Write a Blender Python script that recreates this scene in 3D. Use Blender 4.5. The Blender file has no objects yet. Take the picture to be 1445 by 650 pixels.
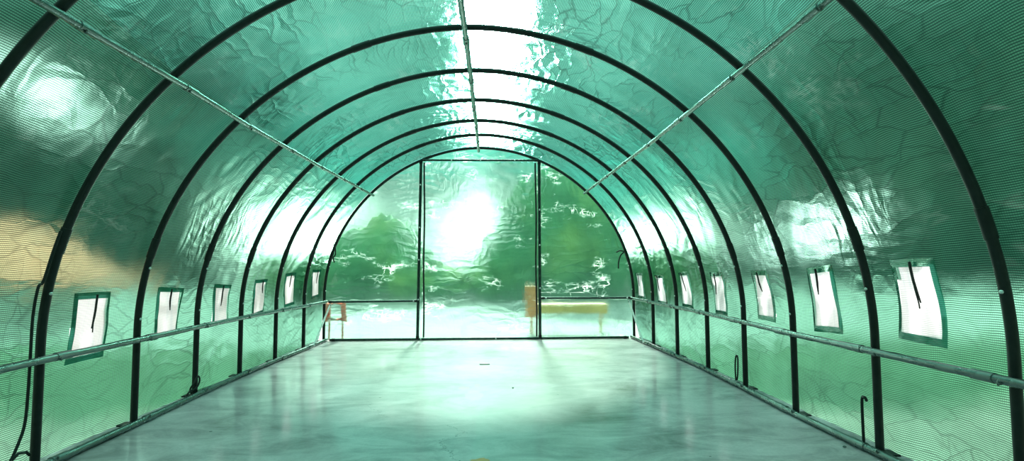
import bpy, bmesh, math, random
from math import sin, cos, pi, radians as R
from mathutils import Vector, noise

random.seed(7)
SC = bpy.context.scene
COL = SC.collection

# ------------------------------------------------------------------ helpers
def link(o):
    COL.objects.link(o); return o

def mesh_obj(name, verts, faces, mat=None, parent=None, smooth=True, uvs=None, loc=None):
    me = bpy.data.meshes.new(name)
    me.from_pydata([tuple(v) for v in verts], [], faces)
    me.update()
    if uvs is not None:
        ul = me.uv_layers.new(name='UVMap')
        for lp in me.loops:
            ul.data[lp.index].uv = uvs[lp.vertex_index]
    if smooth:
        me.polygons.foreach_set('use_smooth', [True] * len(me.polygons))
    o = bpy.data.objects.new(name, me)
    if mat: me.materials.append(mat)
    link(o)
    if parent: o.parent = parent
    if loc is not None: o.location = loc
    return o

def empty(name, label, cat, group=None, loc=(0, 0, 0)):
    o = bpy.data.objects.new(name, None)
    o.empty_display_size = .1
    link(o); o.location = loc
    o['label'] = label; o['category'] = cat
    if group: o['group'] = group
    return o

def structure(o, label=None):
    o['kind'] = 'structure'
    if label: o['label'] = label
    return o

class MB:
    """collects shapes in one mesh; world coordinates, re-based on build"""
    def __init__(s): s.v = []; s.f = []
    def tube(s, pts, r, n=12, cap=True, closed=False):
        pts = [Vector(p) for p in pts]
        m = len(pts); base = len(s.v)
        rr = r if isinstance(r, (list, tuple)) else [r] * m
        tang = []
        for i in range(m):
            if closed: a, b = pts[i - 1], pts[(i + 1) % m]
            else: a, b = pts[max(i - 1, 0)], pts[min(i + 1, m - 1)]
            tang.append((b - a).normalized())
        up = Vector((0, 0, 1)) if abs(tang[0].z) < .9 else Vector((0, 1, 0))
        u = (up - tang[0] * up.dot(tang[0])).normalized()
        for i in range(m):
            t = tang[i]
            u = (u - t * u.dot(t))
            u.normalize()
            w = t.cross(u)
            for k in range(n):
                a = 2 * pi * k / n
                s.v.append(pts[i] + (u * cos(a) + w * sin(a)) * rr[i])
        for i in range(m if closed else m - 1):
            for k in range(n):
                j = (i + 1) % m
                s.f.append((base + i * n + k, base + i * n + (k + 1) % n, base + j * n + (k + 1) % n, base + j * n + k))
        if cap and not closed:
            s.f.append(tuple(base + k for k in range(n))[::-1])
            s.f.append(tuple(base + (m - 1) * n + k for k in range(n)))
        return s
    def box(s, c, size, ax=None):
        c = Vector(c); b = len(s.v)
        X, Y, Z = ax if ax else (Vector((1, 0, 0)), Vector((0, 1, 0)), Vector((0, 0, 1)))
        for i in (-1, 1):
            for j in (-1, 1):
                for k in (-1, 1):
                    s.v.append(c + X * (i * size[0] / 2) + Y * (j * size[1] / 2) + Z * (k * size[2] / 2))
        for q in ((0, 1, 3, 2), (4, 6, 7, 5), (0, 4, 5, 1), (2, 3, 7, 6), (0, 2, 6, 4), (1, 5, 7, 3)):
            s.f.append(tuple(b + i for i in q))
        return s
    def dome(s, c, nrm, r, h=None, n=10, rings=4):
        c = Vector(c); nrm = Vector(nrm).normalized(); h = h or r
        t = Vector((0, 0, 1)) if abs(nrm.z) < .9 else Vector((1, 0, 0))
        u = t.cross(nrm).normalized(); w = nrm.cross(u); b = len(s.v)
        for i in range(rings):
            a = i / rings * pi / 2
            for k in range(n):
                q = 2 * pi * k / n
                s.v.append(c + (u * cos(q) + w * sin(q)) * (r * cos(a)) + nrm * (h * sin(a)))
        s.v.append(c + nrm * h)
        for i in range(rings - 1):
            for k in range(n):
                s.f.append((b + i * n + k, b + i * n + (k + 1) % n, b + (i + 1) * n + (k + 1) % n, b + (i + 1) * n + k))
        for k in range(n):
            s.f.append((b + (rings - 1) * n + k, b + (rings - 1) * n + (k + 1) % n, b + rings * n))
        return s
    def build(s, name, mat, parent=None, smooth=True, origin=None):
        o0 = Vector(origin) if origin is not None else (Vector(parent_loc(parent)) if parent else Vector())
        o = mesh_obj(name, [v - o0 for v in s.v], s.f, mat, parent, smooth)
        if not parent and origin is not None: o.location = o0
        if smooth: autosmooth(o)
        return o

def parent_loc(p):
    l = Vector(p.location)
    while p.parent:
        p = p.parent; l += p.location
    return l

def autosmooth(o, ang=40):
    me = o.data
    bm = bmesh.new(); bm.from_mesh(me)
    for e in bm.edges:
        if len(e.link_faces) == 2 and e.calc_face_angle(0) > R(ang): e.smooth = False
    bm.to_mesh(me); bm.free()

# ------------------------------------------------------------------ node helpers
def new_mat(name):
    m = bpy.data.materials.new(name); m.use_nodes = True
    nt = m.node_tree; nt.nodes.clear()
    out = nt.nodes.new('ShaderNodeOutputMaterial')
    return m, nt, out

class NT:
    def __init__(s, nt): s.nt = nt
    def n(s, typ, **kw):
        nd = s.nt.nodes.new(typ)
        for k, v in kw.items():
            if k.startswith('i_'):
                key = k[2:].replace('_', ' ')
                s.set(nd.inputs[key], v)
            else: setattr(nd, k, v)
        return nd
    def set(s, sock, v):
        if hasattr(v, 'is_linked') or isinstance(v, bpy.types.NodeSocket): s.nt.links.new(v, sock)
        else: sock.default_value = v
    def math(s, op, a, b=0., c=None, clamp=False):
        nd = s.nt.nodes.new('ShaderNodeMath'); nd.operation = op; nd.use_clamp = clamp
        s.set(nd.inputs[0], a); s.set(nd.inputs[1], b)
        if c is not None: s.set(nd.inputs[2], c)
        return nd.outputs[0]
    def vmath(s, op, a, b=None):
        nd = s.nt.nodes.new('ShaderNodeVectorMath'); nd.operation = op
        s.set(nd.inputs[0], a)
        if b is not None: s.set(nd.inputs[1], b)
        return nd.outputs['Value'] if op in ('DOT_PRODUCT', 'LENGTH') else nd.outputs[0]
    def ramp(s, fac, stops, interp='LINEAR'):
        nd = s.nt.nodes.new('ShaderNodeValToRGB'); cr = nd.color_ramp; cr.interpolation = interp
        while len(cr.elements) > 1: cr.elements.remove(cr.elements[-1])
        cr.elements[0].position = stops[0][0]; cr.elements[0].color = (*stops[0][1], 1)
        for p, c in stops[1:]:
            e = cr.elements.new(p); e.color = (*c, 1)
        s.set(nd.inputs[0], fac)
        return nd.outputs[0]
    def mix(s, fac, a, b, blend='MIX'):
        nd = s.nt.nodes.new('ShaderNodeMix'); nd.data_type = 'RGBA'; nd.blend_type = blend
        s.set(nd.inputs[0], fac)
        for sock, v in ((nd.inputs[6], a), (nd.inputs[7], b)):
            if isinstance(v, tuple) and len(v) == 3: v = (*v, 1)
            s.set(sock, v)
        return nd.outputs[2]
    def noise(s, vec, scale, detail=3, rough=.55, dist=0., typ=None):
        nd = s.nt.nodes.new('ShaderNodeTexNoise')
        if typ: nd.noise_type = typ
        s.set(nd.inputs['Vector'], vec)
        nd.inputs['Scale'].default_value = scale; nd.inputs['Detail'].default_value = detail
        nd.inputs['Roughness'].default_value = rough; nd.inputs['Distortion'].default_value = dist
        return nd.outputs[0]
    def mapping(s, vec, scale=(1, 1, 1), rot=(0, 0, 0), loc=(0, 0, 0)):
        nd = s.nt.nodes.new('ShaderNodeMapping'); s.set(nd.inputs['Vector'], vec)
        nd.inputs['Scale'].default_value = scale; nd.inputs['Rotation'].default_value = rot; nd.inputs['Location'].default_value = loc
        return nd.outputs[0]
    def link(s, a, b): s.nt.links.new(a, b)

def simple_mat(name, col, rough=.5, metal=0., noise_scale=None, var=.15, bump=0., spec=.5):
    m, nt, out = new_mat(name); g = NT(nt)
    p = g.n('ShaderNodeBsdfPrincipled')
    p.inputs['Metallic'].default_value = metal
    p.inputs['Specular IOR Level'].default_value = spec
    tc = g.n('ShaderNodeTexCoord').outputs['Object']
    nz = g.noise(tc, noise_scale or 20., 4, .6)
    a = tuple(c * (1 - var) for c in col); b = tuple(min(1, c * (1 + var)) for c in col)
    g.set(p.inputs['Base Color'], g.ramp(nz, [(.3, a), (.7, b)]))
    g.set(p.inputs['Roughness'], g.math('MULTIPLY_ADD', nz, .2, rough - .1))
    if bump:
        bn = g.n('ShaderNodeBump'); bn.inputs['Strength'].default_value = bump; bn.inputs['Distance'].default_value = .005
        g.link(nz, bn.inputs['Height']); g.link(bn.outputs[0], p.inputs['Normal'])
    g.link(p.outputs[0], out.inputs[0])
    return m

# ------------------------------------------------------------------ measured frame
Z0, B, NEXP, W2 = .5621, 1.8767, 1.9324, 2.0
DEP = [1.9644, 2.6892, 3.4191, 4.1546, 4.8951, 5.6387, 6.3831, 7.1271]
DX = [.0364, .0015, -.0071, -.007, -.0052, -.0051, -.0014, -.0121]
DW = [-.0214, -.0062, -.0045, .0101, .0152, .0064, -.0072, -.0164]
DZ = [.0651, .0129, -.0142, -.0262, -.0301, -.0186, .0116, .0175]
YB = -1.7                      # the tunnel goes on behind the camera
YE = DEP[-1]
HR = .0195                      # hoop tube radius

def interp(y, arr):
    if y <= DEP[0]: return arr[0]
    if y >= DEP[-1]: return arr[-1]
    for i in range(7):
        if y <= DEP[i + 1]:
            f = (y - DEP[i]) / (DEP[i + 1] - DEP[i]); return arr[i] * (1 - f) + arr[i + 1] * f

# arc-length table of the base profile, s = 0 at the left foot
_prof = []
def _build_profile():
    P = [(-W2, z0 / 20 * Z0) for z0 in range(20)]
    for i in range(401):
        a = pi - pi * i / 400
        c, s_ = cos(a), sin(a)
        P.append((W2 * math.copysign(abs(c) ** (2 / NEXP), c), Z0 + B * abs(s_) ** (2 / NEXP)))
    P += [(W2, Z0 - (i + 1) / 20 * Z0) for i in range(20)]
    L = 0.
    for i, p in enumerate(P):
        if i: L += math.hypot(p[0] - P[i - 1][0], p[1] - P[i - 1][1])
        _prof.append((L, p[0], p[1]))
_build_profile()
SLEN = _prof[-1][0]

def prof(s):
    """position and outward normal on the base profile at arc length s"""
    lo, hi = 0, len(_prof) - 1
    s = min(max(s, 0), SLEN)
    while hi - lo > 1:
        m = (lo + hi) // 2
        if _prof[m][0] <= s: lo = m
        else: hi = m
    a, b = _prof[lo], _prof[hi]
    f = (s - a[0]) / max(b[0] - a[0], 1e-9)
    x, z = a[1] + (b[1] - a[1]) * f, a[2] + (b[2] - a[2]) * f
    a2, b2 = _prof[max(lo - 3, 0)], _prof[min(hi + 3, len(_prof) - 1)]
    tx, tz = b2[1] - a2[1], b2[2] - a2[2]
    l = math.hypot(tx, tz)
    return x, z, -tz / l, tx / l

def surf(y, s, off=0.):
    x, z, nx, nz = prof(s)
    x += nx * off; z += nz * off
    return Vector((x * (1 + interp(y, DW)) + interp(y, DX), y, z + interp(y, DZ) * min(max(z / 2.4, 0), 1)))

def s_of(x, z):
    best = min(_prof, key=lambda q: (q[1] - x) ** 2 + (q[2] - z) ** 2)
    return best[0]

# ------------------------------------------------------------------ materials
def film_mat(name, trans_col, refr_col, clear=.62, pitch=.0085, line=.62, rough=.38, ior=1.1, wrinkle=1., gloss=.1, cross=.5, crease_rot=.6, shine=.15, white=.10, fold_shade=.35, see=0.):
    """woven reinforced translucent sheet; UV in metres: u along the tunnel, v round the arch"""
    m, nt, out = new_mat(name); g = NT(nt)
    uv = g.n('ShaderNodeTexCoord').outputs['UV']
    sep = g.n('ShaderNodeSeparateXYZ'); g.link(uv, sep.inputs[0])
    # slight waviness of the threads
    wv = g.noise(uv, 5., 2, .5)
    def threads(coord, p, w):
        c = g.math('MULTIPLY_ADD', wv, .02, coord)
        c = g.math('FRACT', g.math('DIVIDE', c, p))
        d = g.math('ABSOLUTE', g.math('SUBTRACT', c, .5))        # .5 at thread centre
        return g.math('SMOOTHSTEP', d, .5 - w, .5) if False else g.math('MULTIPLY', g.math('SUBTRACT', d, .5 - w), 1 / w, clamp=True)
    tl = threads(sep.outputs[1], pitch, .33)
    tx = threads(sep.outputs[0], pitch, .2)
    weave = g.math('MAXIMUM', g.math('MULTIPLY', tl, line), g.math('MULTIPLY', tx, line * cross))
    # sheet density: cloudy variation, doubled film at folds plus painted shade
    cloud = g.noise(uv, 1.7, 5, .6, .6)
    dens = g.ramp(cloud, [(.28, (.68, .72, .70)), (.5, (.95, .95, .95)), (.72, (1, 1, 1))])
    wn = g.n('ShaderNodeTexNoise'); g.link(uv, wn.inputs['Vector']); wn.inputs['Scale'].default_value = 2.2; wn.inputs['Detail'].default_value = 4
    wuv = g.vmath('ADD', uv, g.vmath('MULTIPLY', g.vmath('SUBTRACT', wn.outputs['Color'], (.5, .5, .5)), (.28, .28, 0)))
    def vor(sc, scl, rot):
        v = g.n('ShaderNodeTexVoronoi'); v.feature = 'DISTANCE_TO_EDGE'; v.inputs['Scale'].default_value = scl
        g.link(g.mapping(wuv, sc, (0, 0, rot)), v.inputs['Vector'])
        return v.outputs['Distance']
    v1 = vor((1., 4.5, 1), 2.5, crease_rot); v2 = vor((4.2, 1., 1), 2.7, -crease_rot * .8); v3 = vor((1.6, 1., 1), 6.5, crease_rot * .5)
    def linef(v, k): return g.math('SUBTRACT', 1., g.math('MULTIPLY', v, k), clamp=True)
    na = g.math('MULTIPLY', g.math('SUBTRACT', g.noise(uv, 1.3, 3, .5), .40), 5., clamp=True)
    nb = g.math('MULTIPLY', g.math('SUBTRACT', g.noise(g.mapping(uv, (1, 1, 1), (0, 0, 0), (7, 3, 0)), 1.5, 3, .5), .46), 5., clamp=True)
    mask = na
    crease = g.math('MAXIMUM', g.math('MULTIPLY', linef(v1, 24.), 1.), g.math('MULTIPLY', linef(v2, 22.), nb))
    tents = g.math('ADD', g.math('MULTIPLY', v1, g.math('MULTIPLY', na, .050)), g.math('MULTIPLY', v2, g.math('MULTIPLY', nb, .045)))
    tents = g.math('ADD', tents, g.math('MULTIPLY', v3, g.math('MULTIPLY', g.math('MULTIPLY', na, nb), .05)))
    h = g.math('ADD', g.math('MULTIPLY', tents, wrinkle), g.math('MULTIPLY', g.noise(uv, 6., 5, .6, .5), .010 * wrinkle))
    h = g.math('ADD', h, g.math('MULTIPLY', weave, .0003))
    bn = g.n('ShaderNodeBump'); bn.inputs['Strength'].default_value = 1.; bn.inputs['Distance'].default_value = 1.
    g.link(h, bn.inputs['Height'])
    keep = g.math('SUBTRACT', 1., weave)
    keepc = g.math('MULTIPLY', keep, g.math('SUBTRACT', 1., g.math('MULTIPLY', g.math('MULTIPLY', crease, mask), fold_shade)))  # creases darkened in the colour: doubled film and fold shade together
    def tint(col):
        c = g.mix(1., dens, col, 'MULTIPLY')
        cc = g.n('ShaderNodeCombineXYZ'); [g.link(keepc, cc.inputs[i]) for i in range(3)]
        return g.mix(1., c, cc.outputs[0], 'MULTIPLY')
    tr = g.n('ShaderNodeBsdfTranslucent'); g.link(bn.outputs[0], tr.inputs['Normal'])
    rf = g.n('ShaderNodeBsdfRefraction'); g.link(tint(refr_col), rf.inputs[0]); g.link(bn.outputs[0], rf.inputs['Normal'])
    rf.inputs['Roughness'].default_value = rough; rf.inputs['IOR'].default_value = ior
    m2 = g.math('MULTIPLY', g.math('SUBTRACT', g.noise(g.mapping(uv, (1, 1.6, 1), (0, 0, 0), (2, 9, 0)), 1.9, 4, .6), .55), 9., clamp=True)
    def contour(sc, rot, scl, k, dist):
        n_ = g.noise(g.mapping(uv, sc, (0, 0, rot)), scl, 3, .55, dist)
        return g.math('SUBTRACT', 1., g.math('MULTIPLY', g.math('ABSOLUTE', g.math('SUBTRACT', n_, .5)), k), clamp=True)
    crease_glint = g.math('MAXIMUM', contour((1., 4.5, 1), .16, 1.7, 34., .8), contour((1.2, 3.2, 1), .75, 1.9, 40., .6))
    crease_glint = g.math('MULTIPLY', g.math('MAXIMUM', crease_glint, contour((2.6, 1.2, 1), .3, 2.4, 46., .8)), m2)
    mx = g.n('ShaderNodeMixShader'); g.link(g.math('MULTIPLY', clear, g.math('SUBTRACT', 1., g.math('MULTIPLY', crease_glint, white))), mx.inputs[0])
    trc = g.mix(g.math('MULTIPLY', crease_glint, white), tint(trans_col), (.92, .97, .94))  # sun glints along creases painted in as whitened film
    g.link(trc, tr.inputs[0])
    g.link(tr.outputs[0], mx.inputs[1]); g.link(rf.outputs[0], mx.inputs[2])
    gl = g.n('ShaderNodeBsdfGlossy'); gl.inputs['Roughness'].default_value = shine; gl.inputs[0].default_value = (.8, 1, .93, 1)
    g.link(bn.outputs[0], gl.inputs['Normal'])
    if see:
        tp = g.n('ShaderNodeBsdfTransparent'); g.link(tint(refr_col), tp.inputs[0])
        mt = g.n('ShaderNodeMixShader'); mt.inputs[0].default_value = see
        g.link(rf.outputs[0], mt.inputs[1]); g.link(tp.outputs[0], mt.inputs[2]); g.link(mt.outputs[0], mx.inputs[2])
    lw = g.n('ShaderNodeFresnel'); lw.inputs[0].default_value = 1.35; g.link(bn.outputs[0], lw.inputs['Normal'])
    gf = g.math('MULTIPLY_ADD', lw.outputs[0], .2, gloss * .2)
    mx2 = g.n('ShaderNodeMixShader'); g.link(gf, mx2.inputs[0]); g.link(mx.outputs[0], mx2.inputs[1]); g.link(gl.outputs[0], mx2.inputs[2])
    g.link(mx2.outputs[0], out.inputs[0])
    return m

M = {}
M['cover'] = film_mat('green_woven_sheet', (.065, .30, .20), (.42, .92, .69), clear=.85, line=1., wrinkle=.26, fold_shade=.4, cross=.6)
M['roof'] = film_mat('green_woven_roof', (.075, .32, .24), (.28, .88, .66), clear=.82, line=.95, wrinkle=.5, fold_shade=.5, crease_rot=.9, cross=.4)
M['end'] = film_mat('green_end_sheet', (.12, .45, .30), (.58, .95, .78), clear=.93, see=.36, white=.7, fold_shade=.15, pitch=.011, line=.22, rough=.55, ior=1.15, wrinkle=.6, gloss=.3, crease_rot=-.12, shine=.12)
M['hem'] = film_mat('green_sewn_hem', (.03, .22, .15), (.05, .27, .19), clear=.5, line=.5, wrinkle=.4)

def net_mat():
    m, nt, out = new_mat('white_insect_net'); g = NT(nt)
    uv = g.n('ShaderNodeTexCoord').outputs['UV']
    sep = g.n('ShaderNodeSeparateXYZ'); g.link(uv, sep.inputs[0])
    def th(c, p, w):
        d = g.math('ABSOLUTE', g.math('SUBTRACT', g.math('FRACT', g.math('DIVIDE', c, p)), .5))
        return g.math('MULTIPLY', g.math('SUBTRACT', d, .5 - w), 1 / w, clamp=True)
    a = g.math('MAXIMUM', g.math('MULTIPLY', th(sep.outputs[1], .0085, .2), .5), g.math('MULTIPLY', th(sep.outputs[0], .0085, .2), .3))
    st = g.noise(g.mapping(uv, (22, 2.5, 1)), 1., 3, .5, .3)
    col = g.ramp(st, [(.3, (.80, .88, .90)), (.5, (.97, 1, 1))])
    k = g.math('SUBTRACT', 1., a); cc = g.n('ShaderNodeCombineXYZ'); [g.link(k, cc.inputs[i]) for i in range(3)]
    col = g.mix(1., col, cc.outputs[0], 'MULTIPLY')
    tr = g.n('ShaderNodeBsdfTranslucent'); g.link(col, tr.inputs[0])
    tp = g.n('ShaderNodeBsdfTransparent'); g.link(col, tp.inputs[0])
    mx = g.n('ShaderNodeMixShader'); mx.inputs[0].default_value = .14
    g.link(tr.outputs[0], mx.inputs[1]); g.link(tp.outputs[0], mx.inputs[2]); g.link(mx.outputs[0], out.inputs[0])
    return m
M['net'] = net_mat()
M['hoop'] = simple_mat('black_hoop_tube', (.010, .012, .012), .42, 0., 30, .3, spec=.35)
M['galv'] = simple_mat('galvanised_tube', (.17, .205, .205), .28, .95, 9, .10)
M['white_steel'] = simple_mat('pale_brace_steel', (.80, .82, .82), .4, .1, 40, .1)
M['bolt'] = simple_mat('bolt_steel', (.12, .13, .13), .35, .9, 60, .2)
M['bolt_pale'] = simple_mat('pale_bolt_steel', (.75, .78, .78), .3, .8, 60, .1)
M['cord'] = simple_mat('black_cord', (.008, .010, .010), .7, 0, 60, .3)
M['dark_post'] = simple_mat('dark_green_post', (.03, .055, .05), .35, .6, 40, .3)

def floor_mat():
    m, nt, out = new_mat('polished_concrete'); g = NT(nt)
    tc = g.n('ShaderNodeTexCoord').outputs['Object']
    p = g.n('ShaderNodeBsdfPrincipled')
    big = g.noise(tc, .9, 6, .62, .5)
    streak = g.noise(g.mapping(tc, (.9, 1.7, 1)), 2.6, 7, .68, .9)
    fine = g.noise(tc, 60., 4, .7)
    v = g.math('ADD', g.math('MULTIPLY', big, .5), g.math('MULTIPLY', streak, .5))
    col = g.ramp(v, [(.32, (.09, .070, .081)), (.43, (.32, .245, .275)), (.54, (.57, .435, .49)), (.68, (.80, .62, .69))])
    f2 = g.ramp(fine, [(.3, (.88, .88, .88)), (.7, (1.05, 1.05, 1.05))])
    col = g.mix(1., col, f2, 'MULTIPLY')
    sep = g.n('ShaderNodeSeparateXYZ'); g.link(tc, sep.inputs[0])
    X, Y = sep.outputs[0], sep.outputs[1]
    # two pours: paler right of a wandering joint
    jx = g.math('MULTIPLY_ADD', g.noise(g.mapping(tc, (0, 1, 0)), 4., 2), .10, -.05)
    side = g.math('MULTIPLY', g.math('ADD', g.math('SUBTRACT', X, jx), -.0), 40., clamp=True)
    lim = g.math('MULTIPLY', g.math('MULTIPLY', g.math('SUBTRACT', 4.6, Y), 1.5, clamp=True), g.math('MULTIPLY', g.math('SUBTRACT', 1.1, X), 1.2, clamp=True))
    col = g.mix(g.math('MULTIPLY', g.math('MULTIPLY', side, lim), .22), col, (.50, .50, .49))
    # stains
    def spot(cx, cy, rx, ry, c, amt, col):
        dx = g.math('DIVIDE', g.math('SUBTRACT', X, cx), rx); dy = g.math('DIVIDE', g.math('SUBTRACT', Y, cy), ry)
        d = g.math('SQRT', g.math('ADD', g.math('MULTIPLY', dx, dx), g.math('MULTIPLY', dy, dy)))
        d = g.math('ADD', d, g.math('MULTIPLY_ADD', g.noise(tc, 26., 4), .9, -.45))
        f = g.math('MULTIPLY', g.math('SUBTRACT', 1., d), 6., clamp=True)
        return g.mix(g.math('MULTIPLY', f, amt), col, c)
    col = spot(.045, 2.66, .065, .085, (.75, .26, .05), .95, col)
    col = spot(-.02, 4.05, .07, .16, (.68, .60, .44), .55, col)
    col = spot(-.10, 4.3, .05, .06, (.70, .58, .34), .5, col)
    col = spot(.0, 4.38, .025, .08, (.55, .46, .26), .5, col)
    col = spot(-.12, 6.9, .05, .12, (.75, .58, .28), .5, col)
    # cracks
    wob = g.noise(tc, 9., 5, .7)
    def crack(x0, y0, x1, y1, w, col):
        L = math.hypot(x1 - x0, y1 - y0); ux, uy = (x1 - x0) / L, (y1 - y0) / L
        a = g.math('ADD', g.math('MULTIPLY', g.math('SUBTRACT', X, x0), ux), g.math('MULTIPLY', g.math('SUBTRACT', Y, y0), uy))
        d = g.math('ADD', g.math('MULTIPLY', g.math('SUBTRACT', X, x0), -uy), g.math('MULTIPLY', g.math('SUBTRACT', Y, y0), ux))
        d = g.math('ABSOLUTE', g.math('ADD', d, g.math('MULTIPLY_ADD', wob, .22, -.11)))
        on = g.math('MULTIPLY', g.math('GREATER_THAN', a, 0.), g.math('LESS_THAN', a, L))
        f = g.math('MULTIPLY', g.math('MULTIPLY', g.math('SUBTRACT', w, d), 1 / w * 1.6, clamp=True), on)
        return g.mix(g.math('MULTIPLY', f, .85), col, (.03, .045, .045))
    col = crack(-.15, 3.32, -.03, 3.16, .0035, col)
    col = crack(-.03, 3.16, -.16, 3.03, .0030, col)
    col = crack(-.16, 3.03, -.11, 2.82, .0038, col)
    col = crack(-.11, 2.82, -.05, 2.70, .0030, col)
    col = crack(-.75, 3.9, -.55, 3.5, .0022, col)
    # small pits
    vo = g.n('ShaderNodeTexVoronoi'); g.link(tc, vo.inputs['Vector']); vo.inputs['Scale'].default_value = 2.3
    pit = g.math('LESS_THAN', vo.outputs['Distance'], .022)
    col = g.mix(g.math('MULTIPLY', pit, .8), col, (.03, .04, .04))
    g.link(col, p.inputs['Base Color'])
    g.set(p.inputs['Roughness'], g.math('ADD', g.math('MULTIPLY', streak, .2), .42))
    p.inputs['Specular IOR Level'].default_value = .3
    p.inputs['Coat Weight'].default_value = .6; g.set(p.inputs['Coat Roughness'], g.math('MULTIPLY_ADD', streak, .16, .05))
    bn = g.n('ShaderNodeBump'); bn.inputs['Strength'].default_value = .35; bn.inputs['Distance'].default_value = .02
    g.link(g.math('ADD', g.math('MULTIPLY', big, .6), g.math('MULTIPLY', streak, .25)), bn.inputs['Height']); g.link(bn.outputs[0], p.inputs['Normal'])
    g.link(p.outputs[0], out.inputs[0])
    return m
M['floor'] = floor_mat()

# ------------------------------------------------------------------ windows: measured corner positions (y, z)
WIN_R = [[(2.517, .92), (2.281, .922), (2.302, .577), (2.537, .583)],
         [(3.228, .885), (3.009, .895), (3.0, .561), (3.236, .551)],
         [(3.991, .87), (3.764, .872), (3.732, .554), (3.947, .56)],
         [(4.777, .856), (4.549, .853), (4.53, .533), (4.752, .533)],
         [(5.538, .848), (5.33, .85), (5.266, .533), (5.519, .537)],
         [(6.306, .799), (6.067, .803), (6.007, .512), (6.257, .52)],
         [(7.021, .814), (6.761, .818), (6.734, .534), (6.985, .538)]]
WIN_L = [[(2.931, .775), (3.173, .762), (3.17, .454), (2.92, .45)],
         [(3.658, .782), (3.956, .77), (3.93, .496), (3.686, .478)],
         [(4.433, .784), (4.705, .775), (4.684, .487), (4.456, .487)],
         [(5.17, .805), (5.434, .799), (5.404, .512), (5.18, .497)],
         [(5.878, .84), (6.148, .836), (6.169, .536), (5.943, .521)],
         [(6.623, .871), (6.945, .868), (6.974, .572), (6.709, .56)]]
def win_poly(q, side):
    """corner list in (y, s)"""
    return [(y, s_of(side * W2 * (1 if z < Z0 else 1), z) if z > Z0 else (z if side < 0 else SLEN - z)) for y, z in q]
WPOLY = [(win_poly(q, 1), 1) for q in WIN_R] + [(win_poly(q, -1), -1) for q in WIN_L]

def in_poly(y, s, poly, shrink=.008):
    c = (sum(p[0] for p in poly) / 4, sum(p[1] for p in poly) / 4)
    sg = 0
    for i in range(4):
        a, b = poly[i], poly[(i + 1) % 4]
        l = math.hypot(b[0] - a[0], b[1] - a[1])
        cr = ((b[0] - a[0]) * (s - a[1]) - (b[1] - a[1]) * (y - a[0])) / l
        cc = ((b[0] - a[0]) * (c[1] - a[1]) - (b[1] - a[1]) * (c[0] - a[0])) / l
        if cr * math.copysign(1, cc) < shrink: return False
    return True

# ------------------------------------------------------------------ the sheet
def bay_frac(y):
    D = 0.735
    if y <= DEP[0]:
        return ((y - DEP[0]) / D) % 1.0
    for i in range(7):
        if y <= DEP[i + 1]: return (y - DEP[i]) / (DEP[i + 1] - DEP[i])
    return 0.

def sheet_off(y, s):
    """how far the sheet stands off the hoops' centre line"""
    f = bay_frac(y)
    bulge = sin(pi * f)
    edge = min(min(s, SLEN - s) / .5, 1.)
    n1 = noise.noise(Vector((y * 1.9, s * 1.3, 3.1)))
    n2 = noise.noise(Vector((y * 3.2 + s * 2.1, s * 3.7 - y * 1.4, 9.7)))
    n3 = abs(noise.noise(Vector((y * 5.5 - s * 4.0, s * 2.6 + y * 2.2, 1.7))))
    n4 = abs(noise.noise(Vector((y * 9. + s * 5.0, s * 4.6 - y * 4.2, 5.7))))
    o = HR + .006 + bulge * (.016 + .020 * n1 + .010 * n2 - .014 * n3 - .007 * n4)
    o += (1 - edge) * .05 * bulge
    return max(o, HR + .003)

def sheet_pt(y, s, off=0.):
    p = surf(y, s, sheet_off(y, s) + off)
    b = min(s, SLEN - s)
    if b < .30:                                      # the hem kicks out at the foot and waves
        k = (1 - b / .30) ** 2
        side = -1 if s < SLEN / 2 else 1
        f = bay_frac(y)
        p.x += side * k * (.07 + .03 * noise.noise(Vector((y * 3.1, side * 4., 0))))
        p.z = p.z - .055 * k
    return p

def sheet(name, s0, s1, mat, dy=.03, ds=.03):
    ny = round((YE + .02 - YB) / dy); ns = round((s1 - s0) / ds)
    V, UV, F = [], [], []
    for i in range(ny + 1):
        y = YB + (YE + .02 - YB) * i / ny
        for j in range(ns + 1):
            s = s0 + (s1 - s0) * j / ns
            V.append(sheet_pt(y, s)); UV.append((y, s))
    for i in range(ny):
        for j in range(ns):
            yc = YB + (YE + .02 - YB) * (i + .5) / ny; sc = s0 + (s1 - s0) * (j + .5) / ns
            if any(in_poly(yc, sc, w) for w, _ in WPOLY): continue
            a = i * (ns + 1) + j
            F.append((a, a + ns + 1, a + ns + 2, a + 1))
    return structure(mesh_obj(name, V, F, mat, None, True, UV))

S_PL = s_of(-1.43, 1.84); S_PR = s_of(1.36, 1.91)
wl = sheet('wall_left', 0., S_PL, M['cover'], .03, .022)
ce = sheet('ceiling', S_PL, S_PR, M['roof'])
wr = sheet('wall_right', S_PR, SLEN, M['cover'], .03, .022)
wl['label'] = 'green translucent woven sheet of the left side'
wr['label'] = 'green translucent woven sheet of the right side'
ce['label'] = 'green translucent sheet over the crown of the tunnel'

# end sheet (behind the end frame) with the doorway cut out
DOOR_X0, DOOR_X1, DOOR_Z = -.765, .735, 2.275
def arch_top(x, y):
    """height of the arch inside line at x on plane y"""
    lo, hi = SLEN * .02, SLEN * .98
    best = 0
    xx = (x - interp(y, DX)) / (1 + interp(y, DW))
    if abs(xx) >= W2 + .02: return 0
    xx = min(max(xx, -W2 + 1e-4), W2 - 1e-4)
    z = Z0 + B * (1 - (abs(xx) / W2) ** NEXP) ** (1 / NEXP)
    return z + interp(y, DZ)

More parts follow.
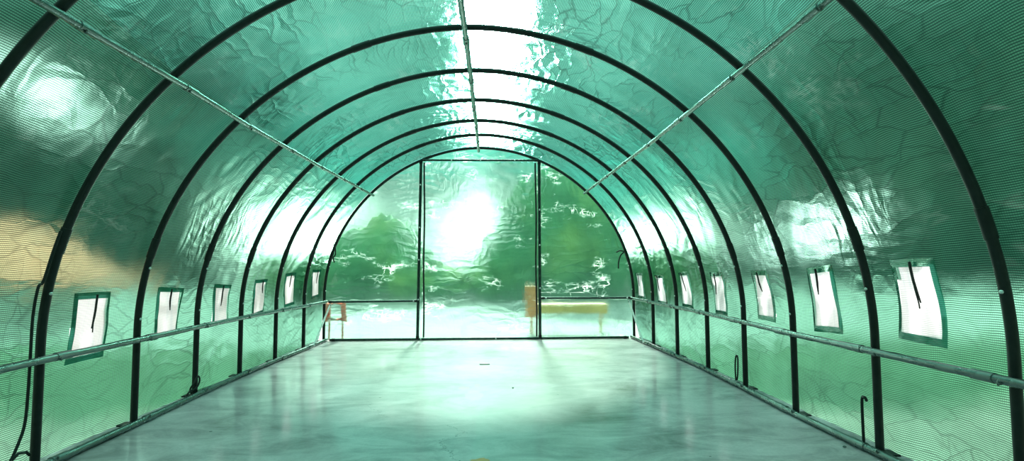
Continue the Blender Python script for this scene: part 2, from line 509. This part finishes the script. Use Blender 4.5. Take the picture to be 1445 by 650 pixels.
def end_sheet(name, y, mat, doorway=True, flip=False):
    V, UV, F = [], [], []
    nx, nz = 150, 90
    x0, x1 = -W2 * (1 + interp(y, DW)) + interp(y, DX) - .005, W2 * (1 + interp(y, DW)) + interp(y, DX) + .005
    zr = {}
    for i in range(nx + 1):
        # snap two columns to the doorway's sides
        x = x0 + (x1 - x0) * i / nx
        for d in (DOOR_X0, DOOR_X1):
            if abs(x - d) < (x1 - x0) / nx / 2: x = d
        top = arch_top(x, y) + .01
        for j in range(nz + 1):
            z = top * j / nz + .004
            e = min(1, abs(x - x0) / .2, abs(x1 - x) / .2, abs(top - z) / .2, z / .2)
            d = .03 * noise.noise(Vector((x * 1.8, z * 1.8, 5))) + .016 * abs(noise.noise(Vector((x * 4.1 + z * 3, z * 5 - x * 2, 8))))
            V.append((x, y + .035 + d * e, z)); UV.append((x + 20, z + 10))
    for i in range(nx):
        for j in range(nz):
            a = i * (nz + 1) + j
            c = [Vector(V[k]) for k in (a, a + nz + 1, a + nz + 2, a + 1)]
            cx = sum(v.x for v in c) / 4; cz = sum(v.z for v in c) / 4
            if doorway and DOOR_X0 < cx < DOOR_X1 and cz < DOOR_Z: continue
            F.append((a, a + nz + 1, a + nz + 2, a + 1) if not flip else (a + 1, a + nz + 2, a + nz + 1, a))
    return structure(mesh_obj(name, V, F, mat, None, True, UV))
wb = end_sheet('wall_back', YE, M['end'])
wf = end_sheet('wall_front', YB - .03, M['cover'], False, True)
wb['label'] = 'green film closing the far end either side of the door panel'

# door panel: one hanging sheet with black zip edges
door = bpy.data.objects.new('door_1', None); link(door); door.location = (-.015, YE + .03, 0); door['kind'] = 'structure'
door['label'] = 'wide roll-up door panel of green film in the far end'
def door_panel():
    V, UV, F = [], [], []
    nx, nz = 80, 110
    for i in range(nx + 1):
        x = DOOR_X0 + (DOOR_X1 - DOOR_X0) * i / nx
        for j in range(nz + 1):
            z = .012 + (DOOR_Z - .012) * j / nz
            e = min(1, (x - DOOR_X0) / .12, (DOOR_X1 - x) / .12, (DOOR_Z - z) / .1)
            d = .035 * noise.noise(Vector((x * 1.5, z * 1.5, 15))) + .018 * abs(noise.noise(Vector((x * 3.3 - z * 3, z * 5 + x * 2, 18))))
            V.append((x + .015, .012 + d * e, z)); UV.append((x + 40, z + 30))
    for i in range(nx):
        for j in range(nz):
            a = i * (nz + 1) + j; F.append((a, a + nz + 1, a + nz + 2, a + 1))
    return mesh_obj('door_sheet', V, F, M['end'], door, True, UV)
door_panel()
for x in (DOOR_X0 + .028, DOOR_X1 - .035):
    b = MB()
    pts = [(x + .004 * sin(z * 5), YE + .014, z) for z in [.03 + i * .0745 for i in range(31)]]
    b.tube(pts, .011, 8)
    b.build('zip_edge', M['cord'], door)

# floor
fl = []
NXF, NYF = 2, 2
fo = mesh_obj('floor', [(-2.085, YB - .3, 0), (2.085, YB - .3, 0), (2.085, YE + .06, 0), (-2.085, YE + .06, 0)], [(0, 1, 2, 3)], M['floor'], smooth=False)
structure(fo)['label'] = 'polished grey concrete floor'

# ------------------------------------------------------------------ windows
def make_window(idx, poly, side, label):
    y0 = sum(p[0] for p in poly) / 4; s0 = sum(p[1] for p in poly) / 4
    org = sheet_pt(y0, s0)
    w = bpy.data.objects.new('window_%d' % idx, None); link(w); w.location = org
    w['kind'] = 'structure'; w['label'] = label
    rnd = random.Random(idx * 13)
    ph = rnd.uniform(0, 6)
    def at(u, v, off):
        a, b, c, d = poly
        y = (a[0] * (1 - u) + b[0] * u) * (1 - v) + (d[0] * (1 - u) + c[0] * u) * v
        s = (a[1] * (1 - u) + b[1] * u) * (1 - v) + (d[1] * (1 - u) + c[1] * u) * v
        y += .005 * sin(v * 5.5 + ph) * (1 - .3 * u)
        return sheet_pt(y, s, off) - org, (y, s)
    # net
    V, UV, F = [], [], []
    n, mm = 8, 14
    for i in range(n + 1):
        for j in range(mm + 1):
            u, v = .02 + .96 * i / n, .02 + .96 * j / mm
            p, q = at(u, v, -.005 + .006 * sin(u * 7 + ph) * sin(v * 3 + ph)); V.append(p); UV.append(q)
    for i in range(n):
        for j in range(mm):
            a = i * (mm + 1) + j; F.append((a, a + 1, a + mm + 2, a + mm + 1))
    mesh_obj('window_net', V, F, M['net'], w, True, UV)
    # sewn border: a strip of eight-sided ring with thickness
    V, UV, F = [], [], []
    ring_o, ring_i = [], []
    k = 10
    for e in range(4):
        for i in range(k):
            t = i / k
            e0, e1 = -.06, 1.06; tt = e0 + (e1 - e0) * t
            ring_o.append([(tt, e0), (e1, tt), (1 - tt, e1), (e0, 1 - tt)][e])
            ti = .05 + .90 * t
            ring_i.append([(ti, .045), (.95, .045 + .91 * t), (1 - ti, .955), (.05, .955 - .91 * t)][e])
    N = len(ring_o)
    for lay, off in ((ring_o, -.006), (ring_i, -.012)):
        for u, v in lay:
            p, q = at(u, v, off); V.append(p); UV.append(q)
    for i in range(N):
        a, b = i, (i + 1) % N
        F.append((a, b, N + b, N + i) if side > 0 else (a, N + i, N + b, b))
    mesh_obj('window_border', V, F, M['hem'], w, True, UV)
    # tie cord hanging over the net
    u0 = rnd.uniform(.42, .58)
    b = MB()
    ln = rnd.uniform(.4, .62)
    pts = [at(u0 + .06 * t * t * (1 if idx % 2 else -1), -.03 + ln * t, -.022)[0] + org for t in [i / 8 for i in range(9)]]
    b.tube(pts, [.006 if idx < 3 else .0055] * 6 + [.005, .004, .003], 6)
    if idx in (1, 8):
        pts = [at(u0 + .05 * t * t - .05 * t, .05 + .55 * t, -.02)[0] + org for t in [i / 8 for i in range(9)]]
        b.tube(pts, .003, 6)
    b.build('tie_cord', M['cord'], w)
WLAB_R = ['net window in the right side between the two hoops nearest the viewer',
          'second net window from the viewer in the right side, creased net and straight dark cord',
          'third net window from the viewer in the right side',
          'fourth net window from the viewer in the right side, beside the middle hoop',
          'third net window from the far end in the right side',
          'second net window from the far end in the right side',
          'last net window in the right side, next to the far corner']
WLAB_L = ['large net window nearest the viewer in the left side, half hidden by the long rail',
          'second net window from the viewer in the left side, white with a dark cord',
          'third net window from the viewer in the left side',
          'third net window from the far end in the left side',
          'second net window from the far end in the left side',
          'last net window in the left side, next to the far corner']
for i, (poly, side) in enumerate(WPOLY):
    make_window(i + 1, poly, side, (WLAB_R + WLAB_L)[i])

# ------------------------------------------------------------------ hoops
HLAB = ['black steel hoop nearest the viewer, cut off by the frame at top left and right',
        'second black hoop from the viewer, with a loose cable down its left leg',
        'third black hoop from the viewer, the first whose whole crown shows',
        'fourth black hoop from the viewer, loop of wire at its feet',
        'fifth black hoop from the viewer, the middle of the tunnel',
        'black hoop third from the far end',
        'black hoop second from the far end, foot of the pale braces beside it',
        'farthest black hoop, framing the end sheet and door']
for h in range(8):
    y = DEP[h]
    root = empty('steel_hoop', HLAB[h], 'hoop', 'black hoops of the tunnel frame', (interp(y, DX), y, 0))
    r = HR if h < 7 else HR * .9
    S_A, S_B = 1.05, SLEN - 1.05
    N = 150
    b = MB(); b.tube([surf(y, S_A + (S_B - S_A) * i / N) for i in range(N + 1)], r, 14); b.build('arch_tube', M['hoop'], root)
    for s0, s1 in ((0.002, S_A), (SLEN - .002, S_B)):
        b = MB(); b.tube([surf(y, s0 + (s1 - s0) * i / 30) for i in range(31)], r, 14); b.build('leg', M['hoop'], root)
        # sleeve joining leg and arch
        d = math.copysign(1, s1 - s0)
        b = MB(); b.tube([surf(y, s1 + d * t) for t in (-.06, -.03, 0, .03, .06)], r + .0035, 14); b.build('sleeve', M['hoop'], root)
        # foot plate
        p = surf(y, s0); b = MB(); b.box(p + Vector((math.copysign(.029, p.x), 0, .002)), (.09, .08, .008)); b.build('foot_plate', M['hoop'], root, smooth=False)
        # bolt heads
        for ss in ((.62, .93) if h > 1 else (.80,)):
            s = ss if s0 < 1 else SLEN - ss
            x, z, nx, nz = prof(s)
            q = surf(y, s, -r + .001) + Vector((0, -.004, 0))
            b = MB(); b.dome(q, (-nx, -.3, -nz), .008, .006); b.build('bolt', M['bolt_pale'], root)
    for s in (SLEN * .40, SLEN * .60):
        b = MB(); b.tube([surf(y, s + t) for t in (-.06, -.03, 0, .03, .06)], r + .003, 14); b.build('sleeve', M['hoop'], root)

# ------------------------------------------------------------------ long tubes
def long_tube(name, label, cat, pts, r, mat, group=None, bolts=(), ndir=Vector((0, 0, 1)), sleeves=()):
    """pts: polyline; bolts: y positions of bolt heads; ndir: inward direction"""
    pts = [Vector(p) for p in pts]
    root = empty(name, label, cat, group, pts[0])
    def at(y):
        for i in range(len(pts) - 1):
            a, c = pts[i], pts[i + 1]
            if min(a.y, c.y) <= y <= max(a.y, c.y) + 1e-6:
                return a + (c - a) * ((y - a.y) / (c.y - a.y))
        return pts[-1] if y > pts[-1].y else pts[0]
    b = MB(); b.tube(pts, r, 16); b.build('tube', mat, root)
    dirv = (pts[-1] - pts[0]).normalized()
    for y in sleeves:
        b = MB(); c = at(y)
        b.tube([c - dirv * .05, c - dirv * .048, c + dirv * .048, c + dirv * .05], [r, r + .003, r + .003, r], 16); b.build('sleeve', mat, root)
    for y in bolts:
        b = MB(); c = at(y)
        b.dome(c + ndir * (r - .001), ndir, .0105, .007); b.tube([c + ndir * (r + .004), c + ndir * (r + .012)], .005, 6)
        b.build('bolt', M['bolt'], root)
    return root

HB = [d + .06 for d in DEP]
def along(xz, y0=YB + .05, y1=YE - .01):
    return [(x, y, z) for (x, y, z) in xz]
# mid rails
RR = .0175
def rail_pts(x0, z0, x1, z1, y0=YB + .05, y1=YE - .012, bend=True):
    out = []
    for y in [y0] + DEP[:-1] + [y1]:
        f = (y - DEP[0]) / (YE - DEP[0])
        out.append((x0 + (x1 - x0) * f, y, z0 + (z1 - z0) * f))
    return out
def side_rail(side, z_near, z_far, r, inset):
    out = []
    for y in [YB + .05] + DEP[:-1] + [YE - .012]:
        f = max(0, (y - DEP[0]) / (YE - DEP[0]))
        x = side * (W2 * (1 + interp(y, DW)) - inset) + interp(y, DX)
        out.append((x, y, z_near + (z_far - z_near) * f))
    return out
IN = Vector((-1, 0, 0))
long_tube('side_rail', 'galvanised rail at knee height along the left side below the net windows', 'rail',
          side_rail(-1, .503, .490, RR, HR + RR), RR, M['galv'], None, [y for y in HB[:-1]] + [2.25], Vector((.8, -.3, -.5)).normalized(), [d + .09 for d in DEP[:-1]])
long_tube('side_rail', 'galvanised rail at knee height along the right side below the net windows', 'rail',
          side_rail(1, .497, .510, RR, HR + RR), RR, M['galv'], None, [y - .12 for y in HB[1:]] + [1.98], Vector((-.8, -.3, -.5)).normalized(), [d + .09 for d in DEP[:-1]])
# base rails
long_tube('base_rail', 'galvanised tube lying on the floor along the foot of the left side', 'rail',
          side_rail(-1, .020, .020, .019, HR + .020), .019, M['galv'], None, [y for y in HB[:-1]], Vector((.75, 0, .6)).normalized(), [d + .09 for d in DEP[:-1]])
long_tube('base_rail', 'galvanised tube lying on the floor along the foot of the right side', 'rail',
          side_rail(1, .020, .020, .019, HR + .020), .019, M['galv'], None, [y - .12 for y in HB[1:]], Vector((-.75, 0, .6)).normalized(), [d + .09 for d in DEP[:-1]])
# purlins
PR = .0145
long_tube('purlin', 'galvanised purlin running below the roof on the left slope', 'purlin',
          [(-1.392, YB + .05, 1.788), (-1.392, 2.0, 1.794), (-1.400, 2.72, 1.806), (-1.404, 3.45, 1.798), (-1.402, 4.9, 1.810), (-1.379, YE - .02, 1.833)], PR, M['galv'],
          None, [y + .02 for y in HB[:-1]], Vector((.45, -.3, -.8)).normalized(), [d + .10 for d in DEP[:-1]])
long_tube('purlin', 'galvanised purlin running below the roof on the right slope', 'purlin',
          [(1.363, YB + .05, 1.915), (1.357, 1.98, 1.907), (1.339, 2.69, 1.883), (1.323, 3.42, 1.863), (1.329, 4.16, 1.859), (1.327, YE - .02, 1.864)], PR, M['galv'],
          None, [y - .02 for y in HB[:-1]], Vector((-.45, -.3, -.8)).normalized(), [d + .10 for d in DEP[:-1]])
long_tube('purlin', 'dark ridge purlin hanging under the crown along the middle of the roof', 'purlin',
          [(-.11, YB + .05, 2.45), (-.072, 2.69, 2.40), (-.067, 3.0, 2.388), (-.058, 3.42, 2.380), (-.048, 4.15, 2.366), (-.045, 4.9, 2.363), (-.038, 5.6, 2.373), (-.04, YE - .02, 2.41)], .0175, M['galv'],
          None, [y + .04 for y in HB[1:-1]], Vector((0, -.3, -.95)).normalized(), [d + .10 for d in DEP[:-1]])

# ------------------------------------------------------------------ end frame
def bar(name, label, cat, a, b_, r, mat, group=None, bolt_at=(), bdir=Vector((0, -1, 0)), parts=()):
    a, b_ = Vector(a), Vector(b_)
    root = empty(name, label, cat, group, a)
    m = MB(); m.tube([a + (b_ - a) * i / 6 for i in range(7)], r, 12); m.build('tube', mat, root)
    for t in (0.012, .988):
        c = a + (b_ - a) * t; d = (b_ - a).normalized()
        m = MB(); m.tube([c - d * .02, c + d * .02], r + .003, 12); m.build('end_cap', M['hoop'], root)
    for t in bolt_at:
        c = a + (b_ - a) * t
        m = MB(); m.dome(c + bdir * (r - .001), bdir, .010, .008); m.build('bolt', M['bolt_pale'], root)
    return root
YF = YE - .047
bar('door_post', 'steel door post left of the bright door panel in the far end', 'post', (-.805, YF, .01), (-.775, YF, 2.285), .019, M['dark_post'], None, (.22, .44, .62, .86))
bar('door_post', 'steel door post right of the bright door panel in the far end', 'post', (.738, YF, .01), (.742, YF, 2.285), .019, M['dark_post'], None, (.28, .52, .72))
bar('door_header', 'thin steel header bar across the top of the door opening', 'bar', (-.755, YF, 2.285), (.722, YF, 2.287), .013, M['dark_post'], None, (.25, .5, .8))
bar('crossbar', 'steel crossbar from the left corner of the far end to the door post', 'bar', (-1.905, YF, .488), (-.822, YF, .494), .014, M['dark_post'], None, (.97,))
bar('crossbar', 'steel crossbar from the door post to the right corner of the far end', 'bar', (.760, YF, .520), (1.895, YF, .516), .014, M['dark_post'], None, (.05, .97))
bar('sill_bar', 'steel tube lying on the floor across the whole far end', 'bar', (-1.89, YF - .001, .018), (1.87, YF - .001, .018), .016, M['dark_post'], None, (.3, .55))
def brace(label, x, y0, z0, y1, z1, inw):
    a, c = Vector((x, y0, z0)), Vector((x, y1, z1))
    root = empty('corner_brace', label, 'brace', None, a)
    d = (c - a).normalized(); n = Vector((1, 0, 0)); w = d.cross(n).normalized()
    m = MB(); m.box((a + c) / 2, (.012, .026, (c - a).length), (n, w, d)); m.build('flat_bar', M['white_steel'], root, smooth=False)
    for q in (a + d * .03, c - d * .03):
        m = MB(); m.dome(q + Vector((inw * .006, 0, 0)), (inw, 0, 0), .010, .007); m.build('bolt', M['bolt'], root)
brace('pale diagonal brace in the far left corner under the knee rail', -1.893, YE - .03, .465, 6.46, .035, 1)
brace('pale diagonal brace in the far right corner under the knee rail', 1.882, YE - .03, .485, 6.45, .035, -1)

# ------------------------------------------------------------------ cords
def cord(name, label, cat, pts, r, group=None, extra=None):
    # smooth the path
    P = [Vector(p) for p in pts]
    out = []
    for i in range(len(P) - 1):
        p0, p1, p2, p3 = P[max(i - 1, 0)], P[i], P[i + 1], P[min(i + 2, len(P) - 1)]
        for k in range(6):
            t = k / 6
            out.append(.5 * ((2 * p1) + (p2 - p0) * t + (2 * p0 - 5 * p1 + 4 * p2 - p3) * t * t + (3 * p1 - p0 - 3 * p2 + p3) * t ** 3))
    out.append(P[-1])
    b = MB(); b.tube(out, r, 8)
    if extra:
        for e in extra: b.tube([Vector(q) for q in e], r, 8)
    o = b.build(name, M['cord'], None, True, P[0])
    o['label'] = label; o['category'] = cat
    if group: o['group'] = group
    return o
cord('cable', 'thin black cable running down beside the left leg of the second hoop', 'cable',
     [(-1.893, 2.652, 1.09), (-1.918, 2.648, 1.00), (-1.950, 2.640, .86), (-1.958, 2.622, .83), (-1.973, 2.620, .70), (-1.979, 2.625, .52), (-1.981, 2.625, .36), (-1.981, 2.615, .22), (-1.983, 2.58, .13), (-1.983, 2.55, .08), (-1.983, 2.535, .06)], .0065, None,
     [[(-1.983, 2.555, .085), (-1.982, 2.59, .105), (-1.98, 2.63, .10), (-1.98, 2.65, .08)]])
cord('wire_loop', 'black wire loop standing by the right foot of the second hoop', 'wire', [(1.955, 2.755, .01), (1.955, 2.757, .12), (1.955, 2.755, .245), (1.955, 2.735, .262), (1.957, 2.722, .245)], .007)
cord('wire_loop', 'black wire loop standing by the right foot of the fourth hoop', 'wire', [(1.975, 4.235, .045), (1.975, 4.24, .14), (1.975, 4.225, .22), (1.975, 4.20, .235), (1.975, 4.19, .20), (1.975, 4.20, .10), (1.975, 4.215, .05)], .006)
cord('wire_loop', 'black wire loop at the left foot of the fourth hoop', 'wire', [(-2.01, 4.00, .01), (-2.005, 4.03, .05), (-1.98, 4.09, .075), (-1.975, 4.115, .12), (-1.98, 4.10, .15), (-1.985, 4.06, .11), (-2.005, 4.05, .07), (-2.01, 4.08, .03)], .006)
cord('tie_cord', 'short black cord tied to the farthest hoop on its left side', 'cord', [(-1.865, YE - .03, 1.21), (-1.842, YE - .05, 1.17), (-1.838, YE - .05, 1.08), (-1.865, YE - .045, 1.04), (-1.85, YE - .045, .98)], .008)
cord('tie_cord', 'black cord knotted on the end sheet near the farthest hoop on its right side', 'cord', [(1.74, YE - .005, 1.10), (1.78, YE - .03, 1.12), (1.83, YE - .03, 1.105), (1.79, YE - .03, 1.06), (1.762, YE - .03, .98), (1.758, YE - .028, .89)], .009)
# small things on the floor
def slot_strip():
    b = MB(); b.box((.049, 5.31, .004), (.098, .022, .008))
    o = b.build('metal_strip', simple_mat('dull_steel', (.10, .11, .11), .5, .6, 30), None, False, (.049, 5.31, 0))
    o['label'] = 'small dark metal strip lying flat on the concrete before the door'; o['category'] = 'strip'
slot_strip()
def pebble(x, y, r, label):
    bm = bmesh.new(); bmesh.ops.create_icosphere(bm, subdivisions=2, radius=r)
    for v in bm.verts:
        v.co *= 1 + .35 * noise.noise(v.co * 60 + Vector((x * 9, y, 0))); v.co.z *= .6; v.co.z += r * .55
    me = bpy.data.meshes.new('pebble'); bm.to_mesh(me); bm.free()
    me.polygons.foreach_set('use_smooth', [True] * len(me.polygons))
    me.materials.append(M['bolt']); o = link(bpy.data.objects.new('pebble', me)); o.location = (x, y, 0)
    o['label'] = label; o['category'] = 'pebble'
pebble(1.881, 2.795, .009, 'tiny dark pebble on the floor inside the right base rail near the viewer')
pebble(.27, 4.27, .008, 'tiny dark pebble alone on the floor right of the middle')

# ------------------------------------------------------------------ outside
def yard_mat():
    m, nt, out = new_mat('yard'); g = NT(nt)
    p = g.n('ShaderNodeBsdfPrincipled'); tc = g.n('ShaderNodeTexCoord').outputs['Object']
    sep = g.n('ShaderNodeSeparateXYZ'); g.link(tc, sep.inputs[0])
    nz = g.noise(tc, .8, 5, .6)
    grass = g.ramp(nz, [(.3, (.02, .07, .035)), (.7, (.08, .18, .10))])
    pave = g.ramp(nz, [(.3, (.26, .31, .29)), (.7, (.36, .42, .39))])
    a = g.math('MULTIPLY', g.math('SUBTRACT', sep.outputs[1], g.math('MULTIPLY_ADD', nz, .8, 6.7)), 3., clamp=True)
    gravel = g.ramp(nz, [(.3, (.20, .19, .17)), (.7, (.36, .33, .29))])
    b_ = g.math('MULTIPLY', g.math('SUBTRACT', g.math('MULTIPLY_ADD', nz, 1.2, 3.5), sep.outputs[1]), 1.5, clamp=True)
    grass = g.mix(b_, grass, gravel)
    g.link(g.mix(a, grass, pave), p.inputs['Base Color']); p.inputs['Roughness'].default_value = .9
    g.link(p.outputs[0], out.inputs[0])
    return m
def outdoor():
    V = [(-60, -40, -.03), (60, -40, -.03), (60, 90, -.03), (-60, 90, -.03)]
    g = mesh_obj('ground', V, [(0, 1, 2, 3)], yard_mat(), smooth=False)
    structure(g)
outdoor()
def soft_box(b, c, size, r=.03):
    b.box(c, size)
red = simple_mat('red_plastic', (.80, .07, .03), .5, 0, 12, .2)
b = MB(); yr = YE + .22
b.tube([(-1.99, yr, .46), (-1.80, yr, .46), (-1.78, yr, .24), (-1.99, yr, .24)], .045, 10, closed=True)
b.tube([(-1.97, yr, .24), (-1.97, yr, -.03)], .012, 8); b.tube([(-1.80, yr, .24), (-1.80, yr, -.03)], .012, 8)
rb = b.build('stool', red, None, True, (-1.89, yr, -.03)); rb['label'] = 'blurred red stool outside the far left corner'; rb['category'] = 'stool'
org = simple_mat('orange_paint', (1., .20, .02), .6, 0, 10, .15)
yel = simple_mat('dull_yellow_paint', (1., .46, .10), .6, 0, 10, .15)
yb = YE + .9
root = empty('bench', 'blurred orange and yellow bench outside the end film right of the door', 'bench', None, (1.1, yb, -.03))
b = MB(); b.box((.70, yb, .42), (.17, .14, .44)); b.box((.70, yb, .08), (.035, .035, .24)); b.build('end_frame', org, root, False)
b = MB(); b.box((1.28, yb, .32), (.98, .30, .13)); b.build('seat', yel, root, False)
b = MB(); b.box((1.7, yb, .12), (.035, .035, .30)); b.build('leg', yel, root, False)

# low shed beyond the left side
tan = simple_mat('tan_roof_sheet', (.72, .22, .12), .8, 0, 2, .25)
wht = simple_mat('white_render', (.85, .85, .82), .8, 0, 2, .1)
sh = empty('shed', 'blurred low shed with tan roof and white wall beyond the left side near the viewer', 'shed', None, (-8.5, 7, -.03))
b = MB(); b.box((-8.9, 7.4, .45), (1.6, 6.0, .96)); b.build('wall', wht, sh, False)
b = MB(); b.box((-8.9, 7.4, 1.55), (2.6, 6.7, .10), (Vector((.85, 0, -.52)).normalized(), Vector((0, 1, 0)), Vector((.52, 0, .85)).normalized())); b.build('roof', tan, sh, False)

# hedge of garden shrubs and trees beyond the end: uncountable leaves, one object
def hedge():
    m, nt, out = new_mat('hedge_leaves'); g = NT(nt)
    p = g.n('ShaderNodeBsdfPrincipled'); tc = g.n('ShaderNodeTexCoord').outputs['Object']
    g.link(g.ramp(g.noise(tc, .7, 5, .6), [(.3, (.01, .12, .035)), (.5, (.03, .26, .07)), (.7, (.28, .48, .08))]), p.inputs['Base Color'])
    p.inputs['Roughness'].default_value = .7
    g.link(p.outputs[0], out.inputs[0])
    bm = bmesh.new()
    rnd = random.Random(3)
    def blob(c, rx, ry, rz):
        k = len(bm.verts)
        r = bmesh.ops.create_icosphere(bm, subdivisions=4, radius=1.)
        for v in r['verts']:
            q = v.co.copy(); n = q.normalized()
            dd = 1 + .22 * noise.noise(n * 3 + c) + .18 * noise.noise(n * 8 + c) + .10 * noise.noise(n * 19 + c)
            v.co = Vector((q.x * rx * dd, q.y * ry * dd, max(q.z * rz * dd, -.97 * c.z))) + c
    for az, top, wd in HEDGE:
        y = 15.5 + rnd.uniform(-.4, .8); x = .085 + y * math.tan(R(az))
        blob(Vector((x, y, top * .48)), wd, .9, top * .52)
    me = bpy.data.meshes.new('hedge'); bm.to_mesh(me); bm.free(); me.materials.append(m)
    me.polygons.foreach_set('use_smooth', [True] * len(me.polygons))
    o = link(bpy.data.objects.new('hedge', me)); o['kind'] = 'stuff'; o['label'] = 'dark green hedge and trees blurred behind the end film'; o['category'] = 'hedge'
HEDGE = [(-24, 2.0, 1.3), (-20, 1.5, 1.3), (-16.5, 1.3, 1.2), (-13, 1.9, 1.1), (-10, 2.3, .9), (-7.6, 1.5, .8), (-5, .95, .9), (-2.5, .85, .8), (0, 1.0, .7), (2.0, 2.0, .75), (4.3, 3.3, .9), (7, 3.7, 1.1), (10, 3.9, 1.2), (13.5, 3.4, 1.3), (17, 2.2, 1.2), (21, 1.9, 1.3), (25, 2.3, 1.3)]
hedge()

# ------------------------------------------------------------------ world
def build_world():
    w = bpy.data.worlds.new('overcast_garden_sky'); SC.world = w; w.use_nodes = True
    nt = w.node_tree; nt.nodes.clear(); g = NT(nt)
    out = g.n('ShaderNodeOutputWorld'); bg = g.n('ShaderNodeBackground')
    d = g.n('ShaderNodeTexCoord').outputs['Generated']
    sep = g.n('ShaderNodeSeparateXYZ'); g.link(d, sep.inputs[0])
    el = sep.outputs[2]
    # sky and tree belt
    hy = g.math('DIVIDE', sep.outputs[1], g.math('SQRT', g.math('ADD', g.math('MULTIPLY', sep.outputs[0], sep.outputs[0]), g.math('MULTIPLY', sep.outputs[1], sep.outputs[1]))))
    leaf = g.noise(d, 4.5, 5, .6, .4)
    lf = g.math('MULTIPLY_ADD', leaf, .16, -.08)
    sky = g.ramp(g.math('ADD', el, 0.), SKY)
    # ragged cloud and overhanging branches break the sky up
    br = g.noise(d, 7., 5, .62, .8)
    brk = g.ramp(br, [(.36, (.34, .42, .40)), (.52, (1., 1., 1.)), (.7, (1.25, 1.2, 1.2))])
    sky = g.mix(g.math('MULTIPLY', g.math('SUBTRACT', el, .10), 9., clamp=True), sky, g.mix(1., sky, brk, 'MULTIPLY'))
    canopy = g.math('MULTIPLY', g.math('MULTIPLY', g.math('SUBTRACT', CAN0, g.math('ADD', hy, lf)), 8., clamp=True),
                    g.math('MULTIPLY', g.math('SUBTRACT', .56, g.math('ADD', el, lf)), 5., clamp=True))
    canc = g.ramp(leaf, [(.32, (.012, .035, .025)), (.5, (.03, .085, .06)), (.68, (.13, .22, .15))])
    col = g.mix(canopy, sky, canc)
    col = g.vmath('MULTIPLY', col, (1., 1., 1.))
    for az, e, sg, st, c in BLOBS:
        a, ee = R(az), R(e)
        dv = (sin(a) * cos(ee), cos(a) * cos(ee), sin(ee))
        k = 1 / R(sg) ** 2
        dt = g.vmath('DOT_PRODUCT', d, dv)
        f = g.math('EXPONENT', g.math('MULTIPLY', g.math('SUBTRACT', dt, 1.), k))
        col = g.vmath('ADD', col, g.vmath('SCALE', tuple(x * st for x in c)) if False else scale(g, c, g.math('MULTIPLY', f, st)))
    g.link(col, bg.inputs[0]); bg.inputs[1].default_value = 1.0
    g.link(bg.outputs[0], out.inputs[0])
    w.cycles.sampling_method = 'MANUAL'; w.cycles.sample_map_resolution = 1024
def scale(g, c, f):
    nd = g.nt.nodes.new('ShaderNodeVectorMath'); nd.operation = 'SCALE'; nd.inputs[0].default_value = c; g.set(nd.inputs['Scale'], f)
    return nd.outputs[0]
WH = (1, 1, .98); WARM = (1, .96, .88); CY = (.7, 1, .98)
CAN0 = .93
SKY = [(.0, (.75, .85, .80)), (.08, (.55, .66, .62)), (.15, (.28, .40, .36)), (.20, (.28, 1.2, 1.05)), (.28, (.36, 1.2, 1.12)), (.36, (.34, .66, .64)), (.6, (1.2, 1.3, 1.3)), (.75, (2.6, 2.75, 2.8)), (1., (3.2, 3.3, 3.35))]
BLOBS = [(-1.3, 3.8, 1.5, 4.5, WH), (-5.0, 1.8, 2.0, 1.8, WH), (-1.2, 7, 1.3, 2.0, WH),
         (-26, 6, 3.0, 26, (1, .9, .86)), (-13.8, 5, 2.0, 2.6, WH), (26, 6.3, 2.4, 22, (1, .88, .86)),
         (39.0, 6.0, 1.15, 17, (1, .84, .88)), (-43.5, 17, 1.15, 12, (1, .86, .9))]
build_world()

sl = bpy.data.lights.new('sun', 'SUN'); so = link(bpy.data.objects.new('sun', sl))
sl.energy = 15.0; sl.angle = R(5); sl.color = (1, .97, .9)
so.rotation_euler = Vector((sin(R(1.5)) * -1 * cos(R(33)), -cos(R(3)) * cos(R(33)), -sin(R(33)))).to_track_quat('-Z', 'Y').to_euler()

# ------------------------------------------------------------------ camera
cam = bpy.data.cameras.new('camera'); co = link(bpy.data.objects.new('camera', cam))
f_px, pi_, ya, ro = 783.378, .065645, .042784, -.003949
F_ = Vector((sin(ya) * cos(pi_), cos(ya) * cos(pi_), sin(pi_)))
R0 = Vector((cos(ya), -sin(ya), 0)); U0 = R0.cross(F_)
Rr = R0 * cos(ro) + U0 * sin(ro); Uu = U0 * cos(ro) - R0 * sin(ro)
from mathutils import Matrix
mt = Matrix(((Rr.x, Uu.x, -F_.x, .08453), (Rr.y, Uu.y, -F_.y, 0), (Rr.z, Uu.z, -F_.z, .91533), (0, 0, 0, 1)))
co.matrix_world = mt
cam.sensor_width = 36; cam.lens = f_px / 1445 * 36; cam.clip_start = .02
SC.camera = co

SC.view_settings.view_transform = 'Standard'
SC.view_settings.look = 'None'
SC.view_settings.gamma = 1.
SC.view_settings.use_curve_mapping = False
SC.view_settings.exposure = 0.
cy = SC.cycles
cy.max_bounces = 10; cy.diffuse_bounces = 4; cy.glossy_bounces = 4; cy.transmission_bounces = 6; cy.transparent_max_bounces = 6
cy.sample_clamp_indirect = 6.
cy.use_denoising = True
cy.denoiser = 'OPENIMAGEDENOISE'
cy.denoising_input_passes = 'RGB_ALBEDO_NORMAL'
